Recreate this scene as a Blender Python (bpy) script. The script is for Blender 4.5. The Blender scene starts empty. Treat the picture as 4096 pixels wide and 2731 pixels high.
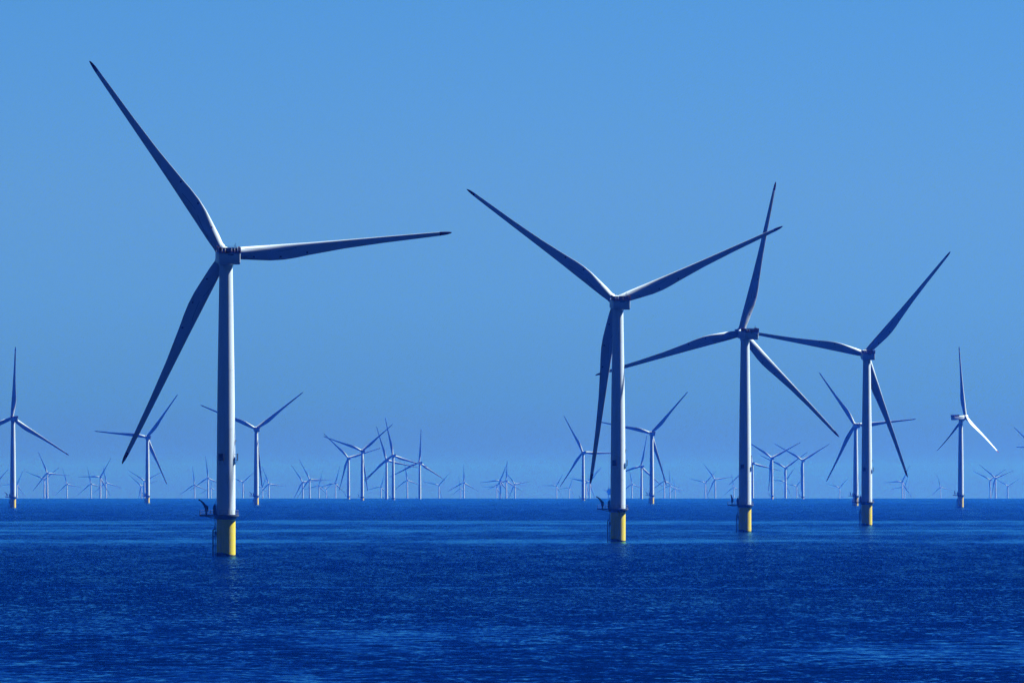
import bpy, bmesh, math, random
import numpy as np
from mathutils import Matrix, Vector

sc = bpy.context.scene
COL = sc.collection
R = math.radians

# ------------------------------------------------------------------ camera
F = 31765.0            # focal length in photo pixels (4096 wide)
YH = 1930.9            # photo row of the true horizontal
CAM_H = 19.08
H_HUB = 79.6
R_EARTH = 1.0217e7     # effective radius (with refraction)
cam = bpy.data.cameras.new('camera')
cam.sensor_width = 36.0
cam.lens = 36.0 * F / 4096
cam.shift_y = (YH - 1365.5) / 4096
cam.clip_start = 1.0
cam.clip_end = 200000
camo = bpy.data.objects.new('camera', cam)
COL.objects.link(camo)
camo.location = (0, 0, CAM_H)
camo.rotation_euler = (R(90), 0, 0)
sc.camera = camo

# ------------------------------------------------------------------ world and sun
SUN_EL, SUN_AZ = 53.0, 69.5        # azimuth clockwise from +Y
w = bpy.data.worlds.new('World')
sc.world = w
w.use_nodes = True
nt = w.node_tree
nt.nodes.clear()
wo = nt.nodes.new('ShaderNodeOutputWorld')
bg = nt.nodes.new('ShaderNodeBackground')
sky = nt.nodes.new('ShaderNodeTexSky')
sky.sky_type = 'NISHITA'
sky.sun_disc = False
sky.sun_elevation = R(SUN_EL)
sky.sun_rotation = R(SUN_AZ)
sky.altitude = 0
sky.air_density = 1.0
sky.dust_density = 0.6
sky.ozone_density = 3.0
tint = nt.nodes.new('ShaderNodeMix')
tint.data_type = 'RGBA'
tint.blend_type = 'MULTIPLY'
tint.inputs[0].default_value = 1.0
# the sky deepens quickly with height above the horizon
wtc = nt.nodes.new('ShaderNodeTexCoord')
wsp = nt.nodes.new('ShaderNodeSeparateXYZ')
nt.links.new(wtc.outputs['Generated'], wsp.inputs[0])
wmp = nt.nodes.new('ShaderNodeMath')
wmp.operation = 'POWER'
wcl = nt.nodes.new('ShaderNodeMath')
wcl.operation = 'MAXIMUM'
wcl.inputs[1].default_value = 0.0
nt.links.new(wsp.outputs[2], wcl.inputs[0])
nt.links.new(wcl.outputs[0], wmp.inputs[0])
wmp.inputs[1].default_value = 0.5
wr = nt.nodes.new('ShaderNodeValToRGB')
SKY = [(0.0, (0.20, 0.34, 0.80)), (0.0035, (0.205, 0.455, 1.15)), (0.0104, (0.20, 0.575, 1.50)), (0.023, (0.215, 0.60, 1.54)),
       (0.036, (0.230, 0.585, 1.40)), (0.061, (0.20, 0.555, 1.25)), (0.11, (0.015, 0.17, 0.74)), (0.30, (0.002, 0.046, 0.29)), (1.0, (0.006, 0.040, 0.26))]
SKS = 0.5
cr = wr.color_ramp
while len(cr.elements) < len(SKY):
    cr.elements.new(0.5)
for e, (z, c) in zip(cr.elements, SKY):
    e.position = z ** 0.5
    e.color = (*[v * SKS for v in c], 1)
nt.links.new(wmp.outputs[0], wr.inputs[0])
nt.links.new(wr.outputs[0], tint.inputs[7])
nt.links.new(sky.outputs[0], tint.inputs[6])
nt.links.new(tint.outputs[2], bg.inputs[0])
EXPO = 1.6
bg.inputs[1].default_value = 0.10 / SKS / 2 ** EXPO
nt.links.new(bg.outputs[0], wo.inputs[0])

sl = bpy.data.lights.new('sun', 'SUN')
sl.energy = 5.0
sl.angle = R(0.53)
sl.color = (0.69, 0.84, 1.0)
so = bpy.data.objects.new('sun', sl)
COL.objects.link(so)
sv = Vector((math.cos(R(SUN_EL)) * math.sin(R(SUN_AZ)), math.cos(R(SUN_EL)) * math.cos(R(SUN_AZ)), math.sin(R(SUN_EL))))
so.rotation_euler = (-sv).to_track_quat('-Z', 'Y').to_euler()
so.location = (0, 0, 500)

sc.view_settings.view_transform = 'Standard'
sc.view_settings.look = 'None'
sc.view_settings.exposure = EXPO
sc.view_settings.gamma = 1.0
sc.view_settings.use_curve_mapping = False
sc.cycles.use_denoising = True
sc.cycles.denoising_prefilter = 'NONE'
sc.cycles.max_bounces = 6
sc.cycles.diffuse_bounces = 0
sc.cycles.glossy_bounces = 3
sc.cycles.volume_bounces = 0
sc.cycles.caustics_reflective = False
sc.cycles.caustics_refractive = False
sc.cycles.sample_clamp_indirect = 4.0


# ------------------------------------------------------------------ node helpers
class NT:
    def __init__(self, name):
        self.m = bpy.data.materials.new(name)
        self.m.use_nodes = True
        self.t = self.m.node_tree
        self.b = self.t.nodes['Principled BSDF']

    def n(self, kind, **kw):
        nd = self.t.nodes.new('ShaderNode' + kind)
        for k, v in kw.items():
            setattr(nd, k, v)
        return nd

    def l(self, a, b):
        self.t.links.new(a, b)

    def val(self, x, sock):
        if hasattr(x, 'is_linked') or isinstance(x, bpy.types.NodeSocket):
            self.l(x, sock)
        else:
            sock.default_value = x

    def math(self, op, a, b=0.0, c=None, clamp=False):
        nd = self.n('Math', operation=op)
        nd.use_clamp = clamp
        self.val(a, nd.inputs[0])
        self.val(b, nd.inputs[1])
        if c is not None:
            self.val(c, nd.inputs[2])
        return nd.outputs[0]

    def mix(self, f, a, b, blend='MIX'):
        nd = self.n('Mix', data_type='RGBA', blend_type=blend)
        self.val(f, nd.inputs[0])
        self.val(a, nd.inputs[6])
        self.val(b, nd.inputs[7])
        return nd.outputs[2]

    def noise(self, vec, scale, detail=2.0, rough=0.5, map_scale=None, loc=None):
        if map_scale or loc:
            mp = self.n('Mapping')
            self.l(vec, mp.inputs[0])
            mp.inputs[3].default_value = map_scale or (1, 1, 1)
            mp.inputs[1].default_value = loc or (0, 0, 0)
            vec = mp.outputs[0]
        nd = self.n('TexNoise')
        self.l(vec, nd.inputs['Vector'])
        nd.inputs['Scale'].default_value = scale
        nd.inputs['Detail'].default_value = detail
        nd.inputs['Roughness'].default_value = rough
        return nd

    def ramp(self, fac, stops, interp='LINEAR'):
        nd = self.n('ValToRGB')
        cr = nd.color_ramp
        cr.interpolation = interp
        while len(cr.elements) > len(stops):
            cr.elements.remove(cr.elements[-1])
        while len(cr.elements) < len(stops):
            cr.elements.new(0.5)
        for e, (p, c) in zip(cr.elements, stops):
            e.position = p
            e.color = c if isinstance(c, tuple) else (c, c, c, 1)
        self.l(fac, nd.inputs[0])
        return nd.outputs[0]


def paint(name, col, col2, rough=0.45, scale=0.35, stretch=(1, 1, 0.12), metal=0.0, amount=0.5, rust=0.0):
    """painted steel with faint vertical streaks and patches"""
    k = NT(name)
    tc = k.n('TexCoord').outputs['Object']
    a = k.noise(tc, scale, 5, 0.6, map_scale=stretch)
    b = k.noise(tc, scale * 7, 3, 0.6, map_scale=stretch)
    s = k.math('ADD', k.math('MULTIPLY', a.outputs[0], 0.7), k.math('MULTIPLY', b.outputs[0], 0.3))
    f = k.ramp(s, [(0.38, 0.0), (0.68, amount)])
    base = k.mix(f, (*col, 1), (*col2, 1))
    if rust:
        rn = k.noise(tc, 1.0, 4, 0.7, map_scale=(2.2, 2.2, 0.10), loc=(4, 4, 0))
        base = k.mix(k.ramp(rn.outputs[0], [(0.56, 0.0), (0.72, rust)]), base, (0.20, 0.07, 0.02, 1))
    k.l(base, k.b.inputs['Base Color'])
    k.l(k.math('ADD', k.math('MULTIPLY', a.outputs[0], 0.2), rough - 0.1), k.b.inputs['Roughness'])
    k.b.inputs['Metallic'].default_value = metal
    k.b.inputs['Specular IOR Level'].default_value = 0.25
    return k.m


WHITE = (0.70, 0.71, 0.72)
M_TOWER = paint('tower_white_paint', WHITE, (0.55, 0.56, 0.55), 0.5, rust=0.16)
M_NAC = paint('nacelle_grey_white', (0.56, 0.58, 0.60), (0.44, 0.46, 0.47), 0.45)
M_YEL = paint('yellow_marine_paint', (0.90, 0.64, 0.03), (0.68, 0.44, 0.03), 0.5, rust=0.7)
M_DARK = paint('dark_galvanised_steel', (0.055, 0.055, 0.06), (0.10, 0.07, 0.05), 0.6)
M_GALV = paint('weathered_galvanised_rail', (0.30, 0.30, 0.30), (0.18, 0.16, 0.14), 0.5)
M_RED = paint('dark_red_panel', (0.085, 0.014, 0.014), (0.05, 0.01, 0.01), 0.6)
M_BLACK = paint('black_rubber', (0.02, 0.02, 0.022), (0.03, 0.03, 0.03), 0.7)
M_GROWTH = paint('marine_growth', (0.018, 0.020, 0.014), (0.045, 0.04, 0.02), 0.8, scale=1.2, stretch=(1, 1, 1))
M_CONC = paint('platform_steel_grey', (0.075, 0.075, 0.085), (0.05, 0.045, 0.045), 0.6)
M_SUB = paint('substation_grey_cladding', (0.28, 0.30, 0.32), (0.20, 0.21, 0.22), 0.6, scale=0.05)


def blade_material():
    k = NT('blade_gelcoat')
    tc = k.n('TexCoord').outputs['Object']
    sp = k.n('SeparateXYZ')
    k.l(tc, sp.inputs[0])
    x, z = sp.outputs[0], sp.outputs[2]
    a = k.noise(tc, 0.25, 5, 0.6, map_scale=(1, 1, 0.2))
    base = k.mix(k.ramp(a.outputs[0], [(0.4, 0.0), (0.7, 0.5)]), (*WHITE, 1), (0.60, 0.61, 0.61, 1))
    # red lifting-point discs
    for (px, pz, rr) in ((1.35, 7.8, 0.23), (2.0, 15.0, 0.25), (1.55, 22.2, 0.25)):
        dx = k.math('SUBTRACT', x, px)
        dz = k.math('SUBTRACT', z, pz)
        d = k.math('SQRT', k.math('ADD', k.math('MULTIPLY', dx, dx), k.math('MULTIPLY', dz, dz)))
        base = k.mix(k.math('LESS_THAN', d, rr), base, (0.10, 0.004, 0.004, 1))
    # seams near the root: a thin dark joint line that wanders across the chord
    for (z0, z1, x0, x1) in ((5.5, 12.5, -0.95, 0.15), (14.0, 19.5, 0.5, 0.05)):
        t = k.math('DIVIDE', k.math('SUBTRACT', z, z0), z1 - z0)
        xl = k.math('ADD', k.math('MULTIPLY', k.math('MULTIPLY', t, t), x1 - x0), x0)
        near = k.math('LESS_THAN', k.math('ABSOLUTE', k.math('SUBTRACT', x, xl)), 0.055)
        inz = k.math('MULTIPLY', k.math('GREATER_THAN', t, 0.0), k.math('LESS_THAN', t, 1.0))
        base = k.mix(k.math('MULTIPLY', k.math('MULTIPLY', near, inz), 0.75), base, (0.06, 0.06, 0.07, 1))
    base = k.mix(k.math('GREATER_THAN', z, 58.4), base, (0.14, 0.012, 0.014, 1))
    k.l(base, k.b.inputs['Base Color'])
    k.b.inputs['Roughness'].default_value = 0.6
    k.b.inputs['Specular IOR Level'].default_value = 0.0
    return k.m


M_BLADE = blade_material()


def sea_material():
    k = NT('sea_water')
    tc = k.n('TexCoord').outputs['Object']
    sp = k.n('SeparateXYZ')
    k.l(tc, sp.inputs[0])
    x, y = sp.outputs[0], sp.outputs[1]
    # long slicks and wind lanes lying across the view: bands of calmer and rougher water
    dist = k.noise(tc, 1.0, 3, 0.55, map_scale=(0.0022, 0.0009, 1))
    yy = k.math('MULTIPLY', y, k.math('ADD', 0.95, k.math('MULTIPLY', dist.outputs[0], 0.10)))
    t = k.math('DIVIDE', 348018.0, k.math('MAXIMUM', yy, 300.0))
    t = k.math('DIVIDE', k.math('SUBTRACT', t, 35.0), 425.0)
    def P(py):     # photo row (2352-wide view) -> ramp position
        return min(1.0, max(0.0, (py - 1108.75 - 35.0) / 425.0))
    bands = [(1144, .72), (1152, .60), (1165, .50), (1186, .34), (1190, .30), (1192, .95), (1198, .90), (1202, .46), (1208, .72), (1211, .44),
             (1214, .88), (1217, .88), (1220, .56), (1223, .84), (1227, .48), (1235, .58), (1239, .98), (1243, .98), (1246, .46), (1250, .50), (1256, .30),
             (1266, .16), (1290, .10), (1342, .04), (1346, .10), (1348, .75), (1351, .04), (1380, .14), (1410, .42), (1440, .70),
             (1510, .76), (1568, .80)]
    bandv = k.ramp(t, [(P(a), b) for a, b in bands])
    big = k.noise(tc, 1.0, 4, 0.6, map_scale=(0.006, 0.0016, 1), loc=(3, 7, 0))
    med = k.noise(tc, 1.0, 4, 0.6, map_scale=(0.05, 0.008, 1), loc=(1, 2, 0))
    lane = k.noise(tc, 1.0, 4, 0.65, map_scale=(0.022, 0.0060, 1), loc=(6, 1, 0))
    lv = k.math('ADD', -0.15, k.math('MULTIPLY', lane.outputs[0], 2.2))
    bandv = k.math('MULTIPLY', bandv, lv)
    calm = k.math('ADD', bandv, k.math('MULTIPLY', k.math('SUBTRACT', big.outputs[0], 0.5), 0.5))
    calm = k.math('ADD', calm, k.math('MULTIPLY', k.math('SUBTRACT', med.outputs[0], 0.5), 0.35), clamp=True)
    # ripple slopes, added to the normal of the modelled waves
    amp = k.math('MAXIMUM', k.math('SUBTRACT', 1.65, k.math('MULTIPLY', calm, 1.6)), 0.26)
    n1 = k.noise(tc, 1.0, 6, 0.65, map_scale=(1.1, 0.50, 1))
    n2 = k.noise(tc, 1.0, 5, 0.65, map_scale=(0.30, 0.14, 1), loc=(9, 4, 0))
    n3 = k.noise(tc, 1.0, 4, 0.6, map_scale=(0.09, 0.012, 1), loc=(2, 8, 0))
    cs = k.math('ADD', k.math('MULTIPLY', k.math('SUBTRACT', n1.outputs[0], 0.5), 1.05),
                k.math('MULTIPLY', k.math('SUBTRACT', n2.outputs[0], 0.5), 0.5))
    cs = k.math('ADD', cs, k.math('MULTIPLY', k.math('SUBTRACT', n3.outputs[0], 0.5), 0.22))
    sy = k.math('MULTIPLY', k.math('SUBTRACT', cs, 0.12), amp)
    ncol = k.noise(tc, 1.0, 4, 0.6, map_scale=(0.9, 0.4, 1), loc=(5, 5, 0))
    sx = k.math('MULTIPLY', k.math('SUBTRACT', ncol.outputs[0], 0.5), 0.5)
    cb = k.n('CombineXYZ')
    k.l(sx, cb.inputs[0])
    k.l(sy, cb.inputs[1])
    geo = k.n('NewGeometry')
    add = k.n('VectorMath', operation='ADD')
    k.l(geo.outputs['Normal'], add.inputs[0])
    k.l(cb.outputs[0], add.inputs[1])
    nrm = k.n('VectorMath', operation='NORMALIZE')
    k.l(add.outputs[0], nrm.inputs[0])
    fr = k.n('Fresnel')
    fr.inputs['IOR'].default_value = 1.33
    k.l(nrm.outputs[0], fr.inputs['Normal'])
    gl = k.n('BsdfGlossy')
    gl.inputs['Color'].default_value = (0.30, 0.84, 1.0, 1)
    gl.inputs['Roughness'].default_value = 0.12
    k.l(nrm.outputs[0], gl.inputs['Normal'])
    df = k.n('BsdfDiffuse')
    df.inputs['Color'].default_value = (0.0, 0.0045, 0.030, 1)
    mx = k.n('MixShader')
    k.l(k.math('MULTIPLY', fr.outputs[0], 0.86), mx.inputs[0])
    k.l(df.outputs[0], mx.inputs[1])
    k.l(gl.outputs[0], mx.inputs[2])
    k.l(mx.outputs[0], k.t.nodes['Material Output'].inputs['Surface'])
    k.t.nodes.remove(k.b)
    return k.m


M_SEA = sea_material()


# ------------------------------------------------------------------ mesh helpers
def mesh_obj(name, bm, mat, parent=None, smooth=True, mats=None):
    me = bpy.data.meshes.new(name)
    bm.to_mesh(me)
    bm.free()
    for m in (mats or [mat]):
        me.materials.append(m)
    if smooth:
        me.polygons.foreach_set('use_smooth', [True] * len(me.polygons))
        me.set_sharp_from_angle(angle=R(38))
    return me


def loft(bm, rings, cap=True, closed=True):
    vr = [[bm.verts.new(p) for p in ring] for ring in rings]
    n = len(rings[0])
    for a, b in zip(vr, vr[1:]):
        for i in range(n if closed else n - 1):
            j = (i + 1) % n
            bm.faces.new((a[i], a[j], b[j], b[i]))
    if cap:
        bm.faces.new(list(reversed(vr[0])))
        bm.faces.new(vr[-1])
    return vr


def lathe(bm, prof, n=48, c=(0, 0), cap=True):
    loft(bm, [[(c[0] + r * math.cos(2 * math.pi * i / n), c[1] + r * math.sin(2 * math.pi * i / n), z) for i in range(n)]
              for r, z in prof], cap)


def tube(bm, p, q, r0, r1=None, n=8):
    p, q = Vector(p), Vector(q)
    r1 = r0 if r1 is None else r1
    d = (q - p).normalized()
    u = d.orthogonal().normalized()
    v = d.cross(u)
    loft(bm, [[c + (u * math.cos(2 * math.pi * i / n) + v * math.sin(2 * math.pi * i / n)) * r for i in range(n)]
              for c, r in ((p, r0), (q, r1))])


def box(bm, x0, x1, y0, y1, z0, z1, bev=0.0):
    vs = [bm.verts.new(p) for p in ((x0, y0, z0), (x1, y0, z0), (x1, y1, z0), (x0, y1, z0),
                                    (x0, y0, z1), (x1, y0, z1), (x1, y1, z1), (x0, y1, z1))]
    fs = [bm.faces.new([vs[i] for i in f]) for f in
          ((3, 2, 1, 0), (4, 5, 6, 7), (0, 1, 5, 4), (1, 2, 6, 5), (2, 3, 7, 6), (3, 0, 4, 7))]
    if bev:
        bmesh.ops.bevel(bm, geom=list({e for f in fs for e in f.edges}), offset=bev, segments=2, affect='EDGES')


MESH = {}


def cached(key, fn):
    if key not in MESH:
        MESH[key] = fn()
    return MESH[key]


# ------------------------------------------------------------------ turbine parts (metres)
DECK = 11.0


def tower_r(z):
    return float(np.interp(z, [0, 25, 47.7, 77.4], [2.47, 2.47, 2.22, 1.72]))


def m_tower(n=56):
    bm = bmesh.new()
    prof = [(tower_r(DECK), DECK)]
    for s in (20.5, 33.5, 49, 66):
        r = tower_r(s)
        prof += [(r, s - 0.05), (r + 0.010, s - 0.049), (r + 0.010, s + 0.049), (r, s + 0.05)]
    prof += [(tower_r(76.2), 76.2), (tower_r(76.2) + 0.12, 76.25), (tower_r(76.2) + 0.12, 77.2), (1.6, 77.4)]
    lathe(bm, prof, n)
    return mesh_obj('tower', bm, M_TOWER)


def m_tower_low():
    bm = bmesh.new()
    lathe(bm, [(tower_r(z), z) for z in (DECK, 25, 47, 77.4)], 24)
    return mesh_obj('tower', bm, M_TOWER)


def m_tp(n=56):
    bm = bmesh.new()
    lathe(bm, [(2.49, -60), (2.49, 3.0), (2.49, 9.8)], n)
    return mesh_obj('transition_piece', bm, M_YEL)


def m_growth():
    bm = bmesh.new()
    n = 72
    rings = []
    random.seed(4)
    top = []
    for i in range(n):
        a = 2 * math.pi * i / n
        # wetter and higher on the side the swell meets
        top.append(0.75 - 0.38 * math.cos(a) + 0.12 * math.sin(3 * a + 1) + random.uniform(-.07, .07))
    for z in (-3, None):
        rings.append([(2.53 * math.cos(2 * math.pi * i / n), 2.53 * math.sin(2 * math.pi * i / n), z if z else top[i]) for i in range(n)])
    loft(bm, rings)
    return mesh_obj('marine_growth', bm, M_GROWTH)


def m_platform():
    bm = bmesh.new()
    # funnel under the deck, then the deck with its laydown wing on the left
    lathe(bm, [(2.52, 9.7), (2.60, 9.8), (3.1, 10.45), (3.1, 10.5)], 48)
    lathe(bm, [(3.36, 10.505), (3.40, 10.55), (3.40, 10.95), (3.36, 11.0)], 48)
    box(bm, -6.9, -2.2, -1.7, 1.7, 10.53, 10.97)
    for yy in (-1.3, 0.0, 1.3):
        tube(bm, (-5.6, yy, 10.6), (-2.7, yy, 10.0), 0.09)
    box(bm, -6.95, -6.85, -1.75, 1.75, 10.9, 11.2)
    return mesh_obj('platform', bm, M_CONC)


def m_railing():
    bm = bmesh.new()
    pts = []
    for i in range(31):
        a = R(-148 + 296 * i / 30)
        pts.append((3.25 * math.cos(a), 3.25 * math.sin(a)))
    pts = [(-6.85, -1.62), (-5.4, -1.62), (-4.1, -1.62)] + pts + [(-4.1, 1.62), (-5.4, 1.62), (-6.85, 1.62), (-6.85, 0), (-6.85, -1.62)]
    for i, (a, b) in enumerate(zip(pts, pts[1:])):
        for z in (11.45, 12.1):
            tube(bm, (*a, z), (*b, z), 0.035, n=5)
        if i % 2 == 0 or i < 3:
            tube(bm, (*a, 11.0), (*a, 12.13), 0.045, n=5)
    return mesh_obj('railing', bm, M_GALV)


def m_crane(boom=(-7.05, 0, 14.9)):
    bm = bmesh.new()
    tube(bm, (-5.15, 0, 10.9), (-5.15, 0, 12.0), 0.22, 0.22, 12)
    tube(bm, (-5.15, 0, 11.9), (-5.05, 0, 13.3), 0.50, 0.42, 12)
    b = Vector(boom)
    a = Vector((-5.1, 0, 13.35))
    tube(bm, a + Vector((0.05, 0, -.55)), a + (b - a) * 0.55, 0.42, 0.30, 6)
    tube(bm, a + (b - a) * 0.5, b, 0.30, 0.15, 6)
    tube(bm, (-5.35, 0.3, 12.2), a + (b - a) * 0.55 + Vector((0, .1, -.1)), 0.09, n=6)
    box(bm, b.x - .2, b.x + .22, -.16, .16, b.z - .22, b.z + .15)
    tube(bm, b, b + Vector((0, 0, -.5)), 0.03, n=5)
    box(bm, -5.5, -4.75, 0.2, .7, 12.0, 12.9)
    return mesh_obj('crane', bm, M_DARK)


def m_cabinet():
    bm = bmesh.new()
    box(bm, -3.35, -2.55, -0.9, 0.5, 10.98, 13.35, 0.06)
    box(bm, -3.15, -2.7, -0.6, 0.2, 13.33, 13.75, 0.04)
    tube(bm, (-2.75, -.2, 13.7), (-2.75, -.2, 14.35), 0.04, n=6)
    box(bm, -2.9, -2.6, -.35, -.05, 14.3, 14.45)
    for z in (11.6, 12.3, 13.0):
        tube(bm, (-3.4, -0.93, z), (-2.5, -0.93, z), 0.03, n=5)
    return mesh_obj('switch_cabinet', bm, M_DARK)


def m_locker():
    bm = bmesh.new()
    box(bm, 0.35, 0.85, -3.1, -2.75, 10.98, 12.35, 0.03)
    box(bm, 0.25, 0.95, -3.2, -2.7, 12.33, 12.45, 0.02)
    return mesh_obj('deck_locker', bm, M_TOWER)


def m_landing():
    bm = bmesh.new()
    for yy in (-.75, .75):
        tube(bm, (-3.42, yy, -6), (-3.42, yy, 6.9), 0.16, n=10)
        tube(bm, (-3.42, yy, 6.9), (-2.6, yy, 7.5), 0.14, n=10)
        for z in (0.4, 2.9, 5.3):
            tube(bm, (-3.42, yy, z), (-2.4, yy * .9, z), 0.10, n=8)
        tube(bm, (-2.85, yy * .55, -6), (-2.85, yy * .55, 7.4), 0.09, n=8)
    z = 0.2
    while z < 10.6:
        tube(bm, (-2.85, -.41, z), (-2.85, .41, z), 0.035, n=5)
        z += 0.45
    for yy in (-.41, .41):
        tube(bm, (-2.85, yy, 7.2), (-2.95, yy, 10.6), 0.05, n=6)
    pts = [(-2.8, -1.0, 6.5), (-2.98, -1.0, 7.6), (-2.72, -1.0, 8.6), (-2.95, -1.0, 9.4), (-2.65, -1.0, 10.4)]
    for a, b in zip(pts, pts[1:]):
        tube(bm, a, b, 0.07, n=6)
    box(bm, -3.05, -2.5, -.5, .5, 5.6, 6.6, .04)
    return mesh_obj('boat_landing', bm, M_DARK)


def m_sign(az, wide=1.55):
    """number board standing off the tower on a bracket"""
    bm = bmesh.new()
    box(bm, -wide / 2, wide / 2, 0.55, 0.68, -0.92, 0.92, 0.02)
    for sx in (-wide / 2, wide / 2):
        for z in (-.7, .7):
            tube(bm, (sx * .9, -.25, z), (sx * .9, .6, z), 0.045, n=6)
        tube(bm, (sx * .9, -.15, -2.1), (sx * .9, .55, -.75), 0.04, n=5)
    for z in (-.3, .0, .3):
        tube(bm, (-wide / 2, .5, z), (wide / 2, .5, z), 0.035, n=5)
    M = Matrix.Rotation(R(az), 4, 'Z') @ Matrix.Translation((0, 2.45, 0)) @ Matrix.Identity(4)
    bm.transform(Matrix.Translation((0, 0, 26.1)) @ M)
    return mesh_obj('sign_board', bm, M_BLACK)


def m_lamp():
    bm = bmesh.new()
    tube(bm, (2.4, -.4, 30.0), (2.62, -.45, 30.2), 0.05, n=6)
    tube(bm, (2.62, -.45, 30.15), (2.62, -.45, 30.6), 0.13, 0.11, 10)
    tube(bm, (2.42, -.42, 29.3), (2.5, -.43, 30.0), 0.05, n=6)
    return mesh_obj('navigation_lamp', bm, M_DARK)


def rrect(wd, zlo, zhi, rad, n=6):
    pts = []
    hw = wd / 2
    for cx, cz, a0 in ((hw - rad, zhi - rad, 0), (-hw + rad, zhi - rad, 90), (-hw + rad, zlo + rad, 180), (hw - rad, zlo + rad, 270)):
        for i in range(n + 1):
            a = R(a0 + 90 * i / n)
            pts.append((cx + rad * math.cos(a), cz + rad * math.sin(a)))
    return pts


def m_nacelle():
    bm = bmesh.new()
    rings = []
    for (y, wd, lo, hi, rad) in ((-8.35, 5.3, -1.45, 1.0, .30), (-8.2, 5.65, -1.65, 1.2, .38), (-7.6, 5.8, -1.78, 1.26, .42),
                                 (-3, 5.8, -1.95, 1.28, .42), (0.6, 5.5, -2.0, 1.30, .5), (2.0, 4.3, -1.9, 1.35, .8), (2.9, 3.5, -1.65, 1.5, 1.1)):
        rings.append([(px, y, pz) for px, pz in rrect(wd, lo, hi, rad)])
    loft(bm, rings)
    # yaw bearing skirt
    lathe(bm, [(1.95, -2.6), (2.0, -1.75)], 40)
    return mesh_obj('nacelle', bm, M_NAC)


def m_vent():
    bm = bmesh.new()
    box(bm, -.55, 1.0, -8.42, -8.3, .72, 1.0, .02)
    return mesh_obj('vent', bm, M_BLACK)


def m_hoist():
    """helicopter hoist platform: floor, panels with gaps, posts"""
    bm = bmesh.new()
    z0, z1 = 1.30, 2.62
    box(bm, -2.9, 2.9, -8.45, -3.0, 1.27, 1.50)
    xs = [-2.88, -2.05, -1.25, 0.45, 1.25, 2.05, 2.6]
    for a, b in zip(xs, xs[1:]):
        box(bm, a + .05, b - .05, -8.46, -8.38, z0 + .1, z1)
    for yy0 in np.linspace(-8.3, -3.9, 5):
        for sx in (-2.88, 2.80):
            box(bm, sx, sx + .08, yy0 + .05, yy0 + .95, z0 + .12, z1)
    box(bm, -2.9, 2.9, -8.48, -8.36, z1 + .003, z1 + .12)
    for sx in (-2.9, 2.78):
        box(bm, sx, sx + .12, -8.35, -3.1, z1 + .003, z1 + .12)
    for sx in (-2.84, 2.84):
        tube(bm, (sx, -8.42, 1.2), (sx, -8.42, z1 + .1), .07, n=6)
    for sx in xs[1:-1]:
        tube(bm, (sx, -8.34, 1.2), (sx, -8.34, z1 + .05), .03, n=5)
    tube(bm, (-2.84, -3.05, 1.2), (-2.84, -3.05, z1), .05, n=6)
    tube(bm, (2.84, -3.05, 1.2), (2.84, -3.05, z1), .05, n=6)
    return mesh_obj('hoist_platform', bm, M_RED, smooth=False)


def m_mast():
    bm = bmesh.new()
    for px, h in ((-2.15, .75), (1.3, .62), (1.5, .85), (-1.2, .25)):
        tube(bm, (px, -8.2, 2.9), (px, -8.2, 2.95 + h), .035, n=5)
    tube(bm, (-2.3, -8.2, 3.02), (1.9, -8.2, 3.02), .05, n=5)
    tube(bm, (1.1, -8.2, 3.35), (1.5, -8.2, 3.35), .03, n=5)
    tube(bm, (1.5, -8.2, 3.72), (1.5, -8.2, 3.9), .09, n=6)
    box(bm, 1.2, 1.75, -8.4, -8.1, 2.95, 3.08)
    return mesh_obj('sensor_mast', bm, M_DARK)


def m_hub():
    """spinner on the rotor axis (+Y is upwind) with three blade collars"""
    bm = bmesh.new()
    prof = [(1.55, -1.75), (1.95, -1.3), (2.05, -.4), (2.05, .6), (1.85, 1.5), (1.35, 2.3), (.7, 2.75), (.05, 2.9)]
    n = 36
    loft(bm, [[(r * math.cos(2 * math.pi * i / n), y, -r * math.sin(2 * math.pi * i / n)) for i in range(n)] for r, y in prof])
    for kk in range(3):
        a = R(120 * kk)
        d = Vector((math.sin(a), 0, math.cos(a)))
        tube(bm, d * 0.9, d * 2.35, 1.62, 1.50, 28)
    return mesh_obj('hub', bm, M_NAC)


BR = [1.4, 2.6, 4.8, 8.5, 12, 15.3, 18.5, 22, 31.4, 42, 52.9, 57.0, 58.5, 59.4, 60.0, 60.3]
LE = [1.42, 1.42, 1.46, 1.38, 1.27, 1.20, 1.10, 1.0, .84, .70, .54, .44, .36, .26, .14, .02]
TE = [1.42, 1.42, 1.85, 2.35, 2.80, 2.92, 2.72, 2.32, 1.50, 1.00, .72, .60, .52, .40, .22, .03]
TH = [2.84, 2.84, 2.6, 2.0, 1.5, 1.15, .92, .75, .48, .30, .20, .16, .13, .10, .06, .01]
RD = [0, 0, .12, .4, .65, .85, .95, 1, 1, 1, 1, 1, 1, 1, 1, 1]
TW = [0, 1, 4, 6, 6.5, 6, 5.5, 4.5, 3, 2, 1.5, 1, 1, 1, 1, 1]


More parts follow.
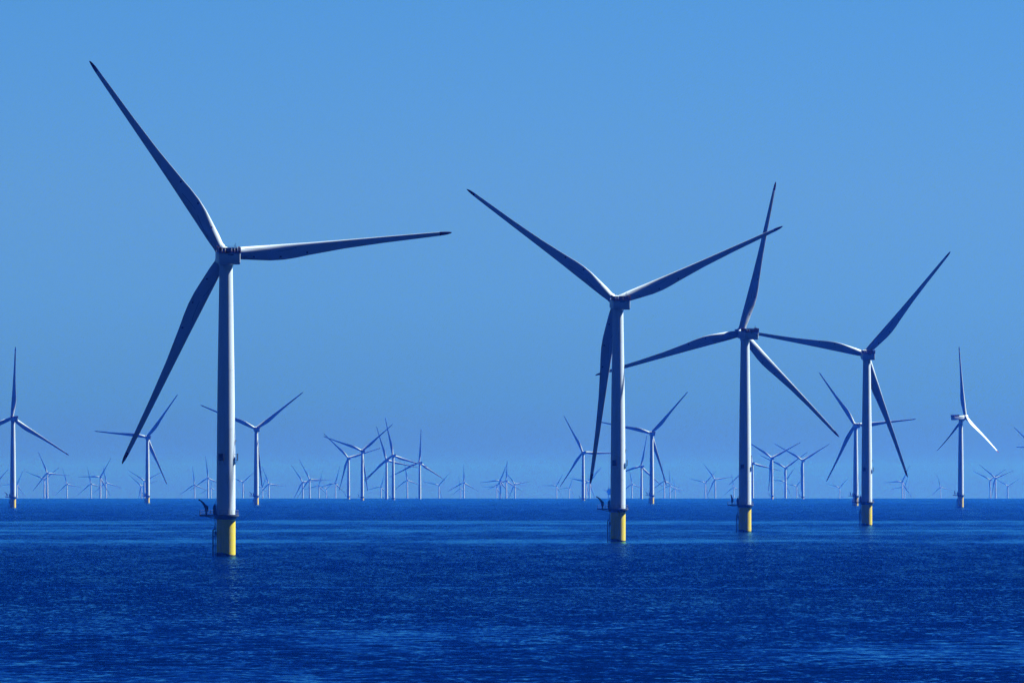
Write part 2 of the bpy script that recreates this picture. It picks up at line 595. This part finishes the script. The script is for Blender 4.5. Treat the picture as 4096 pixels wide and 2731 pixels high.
def m_blade(nr=64, nc=36):
    bm = bmesh.new()
    rs = np.concatenate([np.linspace(1.4, 22, nr // 2), np.linspace(23, 57, nr // 3), np.array([57.8, 58.4, 58.9, 59.3, 59.7, 60.0, 60.2, 60.3])])
    rings = []
    for r in rs:
        le, te, th, rd, tw = [float(np.interp(r, BR, v)) for v in (LE, TE, TH, RD, TW)]
        off = 2.3 * (r / 60) ** 2.4 + 0.045 * r
        ring = []
        for i in range(nc):
            a = 2 * math.pi * i / nc
            s = (1 - math.cos(a)) / 2
            xx = -le + (le + te) * s
            circ = abs(math.sin(a)) * 0.5
            af = 0.5 * max(0.0, 1 - abs(2 * s - 1) ** 3) ** 0.55 * (1.12 - 0.62 * s)
            t = (circ * (1 - rd) + max(af, 0) * rd) * th
            camber = -0.04 * rd * th * math.sin(math.pi * s)
            yy = (-t * (1 - .35 * rd) if a < math.pi else t * (1 + .35 * rd)) + camber
            ct, st = math.cos(R(tw)), math.sin(R(tw))
            # leading edge (-x) swings upwind (+y)
            ring.append((xx * ct + yy * st, yy * ct - xx * st + off, r * 1.025))
        rings.append(ring)
    loft(bm, rings)
    bmesh.ops.recalc_face_normals(bm, faces=bm.faces)
    return mesh_obj('blade', bm, M_BLADE)


# ------------------------------------------------------------------ scene graph helpers
def link(name, me, parent, M=None):
    o = bpy.data.objects.new(name, me)
    COL.objects.link(o)
    o.parent = parent
    if M is not None:
        o.matrix_basis = M
    return o


def empty(name, loc):
    o = bpy.data.objects.new(name, None)
    o.empty_display_size = 5
    COL.objects.link(o)
    o.location = loc
    return o


def sea_z(x, y):
    return -(x * x + y * y) / (2 * R_EARTH)


def turbine(tx, hy, S, phase, yaw, label, group, lod, pitch=0):
    """tx: tower column, hy: hub row in the photo; S: hub height there in photo pixels"""
    d = H_HUB * F / S
    x = (tx - 2048) / F * d
    zh = CAM_H + (YH - hy) / F * d
    z0 = zh - H_HUB
    zs = sea_z(x, d)
    if lod == 0:
        z0 = zs
    root = empty('wind_turbine', (x, d, z0))
    root['label'] = label
    root['category'] = 'wind turbine'
    root['group'] = group
    if z0 - zs > 0.3:
        print('FLOAT', label, round(z0 - zs, 2))
    TPk = cached('tp', m_tp) if lod < 2 else cached('tpl', lambda: m_tp(24))
    tow = link('tower', cached('tower', m_tower) if lod == 0 else cached('towerl', m_tower_low), root)
    tp = link('transition_piece', TPk, root)
    if lod == 0:
        link('marine_growth', cached('growth', m_growth), tp)
        link('boat_landing', cached('landing', m_landing), tp)
        for kk, az in enumerate((157, -97, 20)):
            link('sign_board', cached('sign%d' % kk, lambda: m_sign(az)), tow)
        link('navigation_lamp', cached('lamp', m_lamp), tow)
    elif lod == 1:
        link('marine_growth', cached('growth', m_growth), tp)
        link('boat_landing', cached('landing', m_landing), tp)
    if lod < 3:
        pf = link('platform', cached('platform', m_platform), root)
    if lod < 2:
        link('railing', cached('railing', m_railing), pf)
        link('crane', cached('crane%d' % (tx > 2700), lambda: m_crane((-5.6, 0.4, 14.8) if tx > 2700 else (-7.05, 0, 14.9))), pf)
        link('switch_cabinet', cached('cabinet', m_cabinet), pf)
        link('deck_locker', cached('locker', m_locker), pf)
    elif lod == 2:
        link('crane', cached('crane0', m_crane), pf)
    A = Matrix.Translation((0, 0, H_HUB - 0.48)) @ Matrix.Rotation(R(yaw), 4, 'Z') @ Matrix.Rotation(R(6), 4, 'X')
    nac = link('nacelle', cached('nacelle', m_nacelle), root, A)
    link('hoist_platform', cached('hoist', m_hoist), nac)
    if lod < 2:
        link('vent', cached('vent', m_vent), nac)
        link('sensor_mast', cached('mast', m_mast), nac)
    B = A @ Matrix.Translation((0, 4.6, 0)) @ Matrix.Rotation(R(phase), 4, 'Y')
    link('hub', cached('hub', m_hub), root, B)
    bl = cached('blade', m_blade) if lod < 2 else cached('bladel', lambda: m_blade(24, 14))
    for kk in range(3):
        link('blade', bl, root, B @ Matrix.Rotation(R(120 * kk), 4, 'Y') @ Matrix.Rotation(R(-pitch), 4, 'Z'))
    return root


NEAR = [
    (904, 1013, 1209, 84.7, 9, 'largest and nearest white wind turbine, one blade pointing almost level to the right'),
    (2472, 1203, 962, 66.3, 8, 'second largest white wind turbine, tips of its raised blades spread in a wide V'),
    (2980, 1326, 798, 13.2, 17.5, 'large white wind turbine whose tall blade crosses the tip of the neighbouring turbine blade'),
    (3467, 1411, 687, 40.0, 4.5, 'smallest of the four big yellow-footed turbines, standing furthest right of them'),
]
for t in NEAR:
    turbine(*t, 'four near turbines on yellow foundations', 0)

MID = [
    (52, 1670.5, 366, 2.5, 14, 'mid-distance turbine at the left frame edge, one blade straight up'),
    (590, 1747.5, 272, 36, 10, 'mid-distance turbine partly crossed by the dark lower blade of the largest turbine'),
    (1025, 1714, 310, 52.7, 8, 'mid-distance turbine immediately right of the tower of the largest turbine'),
    (1394, 1830, 178, 74, 10, 'hazy turbine left in the central cluster, its right blade passing behind a taller tower'),
    (1449, 1802, 213, 50, 10, 'tallest hazy turbine of the central cluster, raised blades making a wide V'),
    (1546, 1839, 180, -16.5, 12, 'hazy turbine close behind and left of its twin in the central cluster'),
    (1573, 1820, 198, -12, 12, 'hazy turbine with tall left-leaning upper blade, front one of the tight pair'),
    (1679, 1849, 172, 3, 15, 'hazy turbine ending the central cluster on the right, one blade straight up'),
    (2333, 1808, 213, -28, 10, 'hazy mid-distance turbine just left of the second largest turbine'),
    (2566, 1864, 163, 11, 14, 'small hazy turbine between the second largest tower and the turbine beside it'),
    (2607, 1732, 287, 42, 8, 'mid-distance turbine right of the second largest tower, one blade raised right'),
    (3010, 1851, 163, -15, 12, 'hazy turbine almost hidden behind the third large tower'),
    (3088, 1830, 175, 63, 10, 'hazy turbine with V rotor, first clear of the third large tower'),
    (3142, 1870, 145, 56, 10, 'smallest hazy turbine of the trio right of the third large tower'),
    (3211, 1840, 168, 60, 10, 'hazy turbine with V rotor, rightmost of the trio after the third large tower'),
    (3423, 1699, 328, -35, 9, 'mid-distance turbine standing just left of the fourth large tower'),
    (3843, 1666, 363, -3.5, -63, 'turbine seen from the side at far right, with a brightly lit right blade'),
    (4230, 1792, 211, 31, 10, 'turbine outside the right edge, only a level blade tip showing'),
    (4158, 1809, 186, -45.5, 10, 'turbine outside the right edge, only a down-slanting blade tip showing'),
]
for t in MID:
    turbine(*t, 'mid-distance turbines in light haze', 1 if t[2] > 250 else 2, 95 if t[4] < 0 else 0)

# far turbines: tower column, hub row, height, rotor angle
FAR = [
    (-22, 1938, 110, 42), (68, 1935, 80, 25), (177.5, 1916, 102, 52), (189, 1891, 119, -23), (268, 1935, 83, -16),
    (364, 1934, 90, -12), (401.5, 1907, 113, 30), (424.6, 1929.5, 90, -11), (566, 1944, 88, 72), (578, 1922.6, 100, 63),
    (778, 1937.5, 95, -6), (832, 1910.7, 113, -6), (844.6, 1950, 65, 0), (971.4, 1926.8, 90, 50),
    (1050, 1946, 70, 20), (1075, 1934, 95, -21), (1211, 1927, 106, -34), (1238.6, 1916, 113, -28), (1275.7, 1942, 82, 15),
    (1305, 1953.5, 65, 50), (1342, 1931.5, 92, 15), (1524, 1946, 80, 16), (1629, 1919, 95, -9),
    (1755, 1940, 85, 43), (1842, 1952.7, 65, -10), (1855.6, 1929, 95, 0), (1986, 1946.7, 75, 30), (2001, 1921, 104, 23),
    (2025, 1921.5, 104, 3), (2060, 1935, 90, 82), (2226, 1942, 72, 30), (2277, 1950.6, 62, 22),
    (2345, 1929, 95, 45), (2358.6, 1926, 98, 40), (2528, 1935.7, 85, -10), (2657, 1923, 90, -8),
    (2679, 1941, 75, 0), (2701, 1952, 62, -15), (2821, 1930, 85, 45), (2860.7, 1916, 102, -37), (2935, 1948, 70, -10),
    (3141, 1925, 88, 36), (3186, 1943, 72, 40), (3358, 1948.8, 70, 45), (3609, 1925.5, 95, 26), (3618, 1947, 70, 20),
    (3762, 1948, 70, -15), (3961, 1918.5, 100, 57), (3982, 1911, 107, 69), (4031, 1943, 75, 60),
]
ANCH = [(52, 'the leftmost tower'), (590, 'the second tower from the left edge'), (904, 'the largest tower'),
        (1025, 'the mid-distance tower beside the largest'), (1394, 'the first clear tower of the central cluster'),
        (1573, 'the tight pair in the central cluster'), (1679, 'the last tower of the central cluster'),
        (2333, 'the hazy tower left of the second largest'), (2472, 'the second largest tower'),
        (2607, 'the mid-distance tower past the second largest'), (2980, 'the third large tower'),
        (3142, 'the smallest tower of the hazy trio'), (3211, 'the rightmost tower of the hazy trio'),
        (3467, 'the fourth large tower'), (3843, 'the side-on turbine')]
ORD = ['first', 'second', 'third', 'fourth', 'fifth', 'sixth', 'seventh', 'eighth', 'ninth']
cnt = {}
for (tx, hy, S, ph) in FAR:
    c = [a for a in ANCH if a[0] < tx]
    if c:
        nm = c[-1][1]
        cnt[nm] = cnt.get(nm, 0) + 1
        lab = 'faint far turbine, %s one right of %s' % (ORD[cnt[nm] - 1], nm)
    else:
        lab = 'faint far turbine cut off by the left frame edge'
    turbine(tx, hy, S, ph, 11, lab, 'faint far turbines along the horizon', 3 if S < 100 else 2)


# ------------------------------------------------------------------ offshore substation behind the second large tower
def substation():
    S = 105.0
    d = H_HUB * F / S
    px = lambda u: (u - 2048) / F * d
    pz = lambda v: CAM_H + (YH - v) / F * d
    x0, x1 = px(2427), px(2480)
    xc = (x0 + x1) / 2
    zsea = sea_z(xc, d)
    root = empty('offshore_substation', (xc, d, zsea))
    root['label'] = 'pale blue hazy substation platform on legs, mostly hidden behind the second largest tower'
    root['category'] = 'substation'
    hw = (x1 - x0) / 2
    top = pz(1953) - zsea
    bot = pz(1978) - zsea
    bm = bmesh.new()
    n = 3
    hgt = (top - bot) / n
    for i in range(n):
        ww = hw - (2.5 if i == 0 else 0) - (3.0 if i == 2 else 0)
        box(bm, -ww, ww, -14, 14, bot + i * hgt + .25, bot + (i + 1) * hgt - .25)
        box(bm, -hw - .8, hw + .8, -15, 15, bot + i * hgt - .24, bot + i * hgt + .24)
    link('topside', mesh_obj('topside', bm, M_SUB, smooth=False), root)
    bm = bmesh.new()
    for sx in (-hw + 5, hw - 5):
        for sy in (-11, 11):
            tube(bm, (sx * 1.15, sy * 1.1, -30), (sx, sy, bot), 1.1, n=10)
        tube(bm, (sx, -11, bot - 1), (sx, 11, zsea * 0 + 2), .5, n=6)
    tube(bm, (-hw + 5, -11, bot - 1), (hw - 5, -11, 1), .5, n=6)
    tube(bm, (hw - 5, -11, bot - 1), (-hw + 5, -11, 1), .5, n=6)
    link('jacket', mesh_obj('jacket', bm, M_SUB), root)
    bm = bmesh.new()
    lathe(bm, [(7, top - 6.3), (8.5, top - 6.0), (8.5, top - 5.4)], 8, c=(-hw - 4, 0))
    tube(bm, (-hw + 2, 0, top - 12), (-hw - 6, 0, top - 6.4), .4, n=6)
    link('helideck', mesh_obj('helideck', bm, M_SUB), root)
    bm = bmesh.new()
    tube(bm, (-hw + 6, -8, top), (-hw + 6, -8, top + 4), 1.0, n=8)
    tube(bm, (-hw + 6, -8, top + 3.5), (-hw + 18, -8, top + 9), .5, .3, 6)
    link('crane', mesh_obj('crane', bm, M_DARK), root)


substation()


# ------------------------------------------------------------------ sea
def build_sea():
    rr = [2.0, 60, 150, 300, 450, 560, 640]
    r = 640.0
    while r < 3300:
        r += 0.62 * (r / 780) ** 1.35
        rr.append(r)
    while r < 60000:
        r *= 1.012
        rr.append(r)
    rr = np.array(rr)
    fine = np.linspace(-4.3, 4.3, 540)
    coarse = np.concatenate([np.linspace(4.3, 355.7, 110)[1:-1]])
    az = np.radians(np.concatenate([fine, coarse]))
    nr, na = len(rr), len(az)
    A, Rg = np.meshgrid(az, rr)
    X = Rg * np.sin(A)
    Y = Rg * np.cos(A)
    Z = -(Rg ** 2) / (2 * R_EARTH)
    # waves: sum of trains of several lengths, running mostly towards the shore
    rng = np.random.default_rng(7)
    sp = 0.62 * (Rg / 780) ** 1.35
    infan = (np.abs((np.degrees(A) + 180) % 360 - 180) < 4.25)
    Hs = np.zeros_like(Z)
    lens = np.exp(rng.uniform(np.log(2.6), np.log(16.0), 72))
    env = 0.75 + 0.5 * np.sin(X * 0.021 + 1.3 * np.sin(Y * 0.0061)) * np.sin(Y * 0.013 + 0.8 * np.sin(X * 0.017))
    for L in lens:
        th = rng.normal(0.2, 0.75)
        kx, ky = 2 * np.pi / L * math.sin(th), 2 * np.pi / L * math.cos(th)
        ph = rng.uniform(0, 6.283)
        amp = 0.0020 * L ** 0.95 * (L / 8.0) ** -0.25
        s = np.sin(kx * X + ky * Y + ph)
        s = s + 0.22 * np.cos(2 * (kx * X + ky * Y + ph))
        fade = np.clip((L / (3.2 * sp) - 1.0), 0, 1)
        Hs += amp * s * fade
    m = infan * np.clip((Rg - 640) / 60, 0, 1) * np.clip((3300 - Rg) / 900, 0, 1)
    Z = Z + Hs * env * m
    co = np.stack([X, Y, Z], -1).reshape(-1, 3).astype(np.float32)
    i = np.arange(nr - 1)[:, None] * na
    j = np.arange(na)[None, :]
    j2 = (j + 1) % na
    q = np.stack([i + j, i + na + j, i + na + j2, i + j2], -1).reshape(-1, 4)
    # triangle fan in the middle closes the disc
    c = len(co)
    co = np.vstack([co, [[0, 0, 0]]]).astype(np.float32)
    jj = np.arange(na)
    tri = np.stack([np.full(na, c), jj, (jj + 1) % na], -1)
    nq, ntr = len(q), len(tri)
    me = bpy.data.meshes.new('sea')
    me.vertices.add(len(co))
    me.vertices.foreach_set('co', co.ravel())
    loops = np.concatenate([q.ravel(), tri.ravel()]).astype(np.int32)
    me.loops.add(len(loops))
    me.loops.foreach_set('vertex_index', loops)
    starts = np.concatenate([np.arange(nq) * 4, nq * 4 + np.arange(ntr) * 3]).astype(np.int32)
    me.polygons.add(nq + ntr)
    me.polygons.foreach_set('loop_start', starts)
    me.polygons.foreach_set('use_smooth', np.ones(nq + ntr, dtype=bool))
    me.update(calc_edges=True)
    me.validate()
    me.materials.append(M_SEA)
    o = bpy.data.objects.new('sea', me)
    COL.objects.link(o)
    o['kind'] = 'structure'
    # face up check
    if me.polygons[len(me.polygons) // 2].normal.z < 0:
        me.flip_normals()
    print('sea verts', len(co))


build_sea()


# ------------------------------------------------------------------ haze
def haze():
    bm = bmesh.new()
    box(bm, -62000, 62000, -62000, 62000, -185, 165)
    me = bpy.data.meshes.new('haze')
    bmesh.ops.recalc_face_normals(bm, faces=bm.faces)
    bm.to_mesh(me)
    bm.free()
    m = bpy.data.materials.new('haze_air')
    m.use_nodes = True
    t = m.node_tree
    t.nodes.clear()
    out = t.nodes.new('ShaderNodeOutputMaterial')
    v = t.nodes.new('ShaderNodeVolumePrincipled')
    v.inputs['Color'].default_value = (0.012, 0.135, 1.0, 1)
    v.inputs['Absorption Color'].default_value = (1, 1, 1, 1)
    v.inputs['Density'].default_value = 1 / 16500.0
    v.inputs['Anisotropy'].default_value = 0.63
    t.links.new(v.outputs[0], out.inputs['Volume'])
    me.materials.append(m)
    o = bpy.data.objects.new('haze', me)
    COL.objects.link(o)
    o['kind'] = 'stuff'


haze()
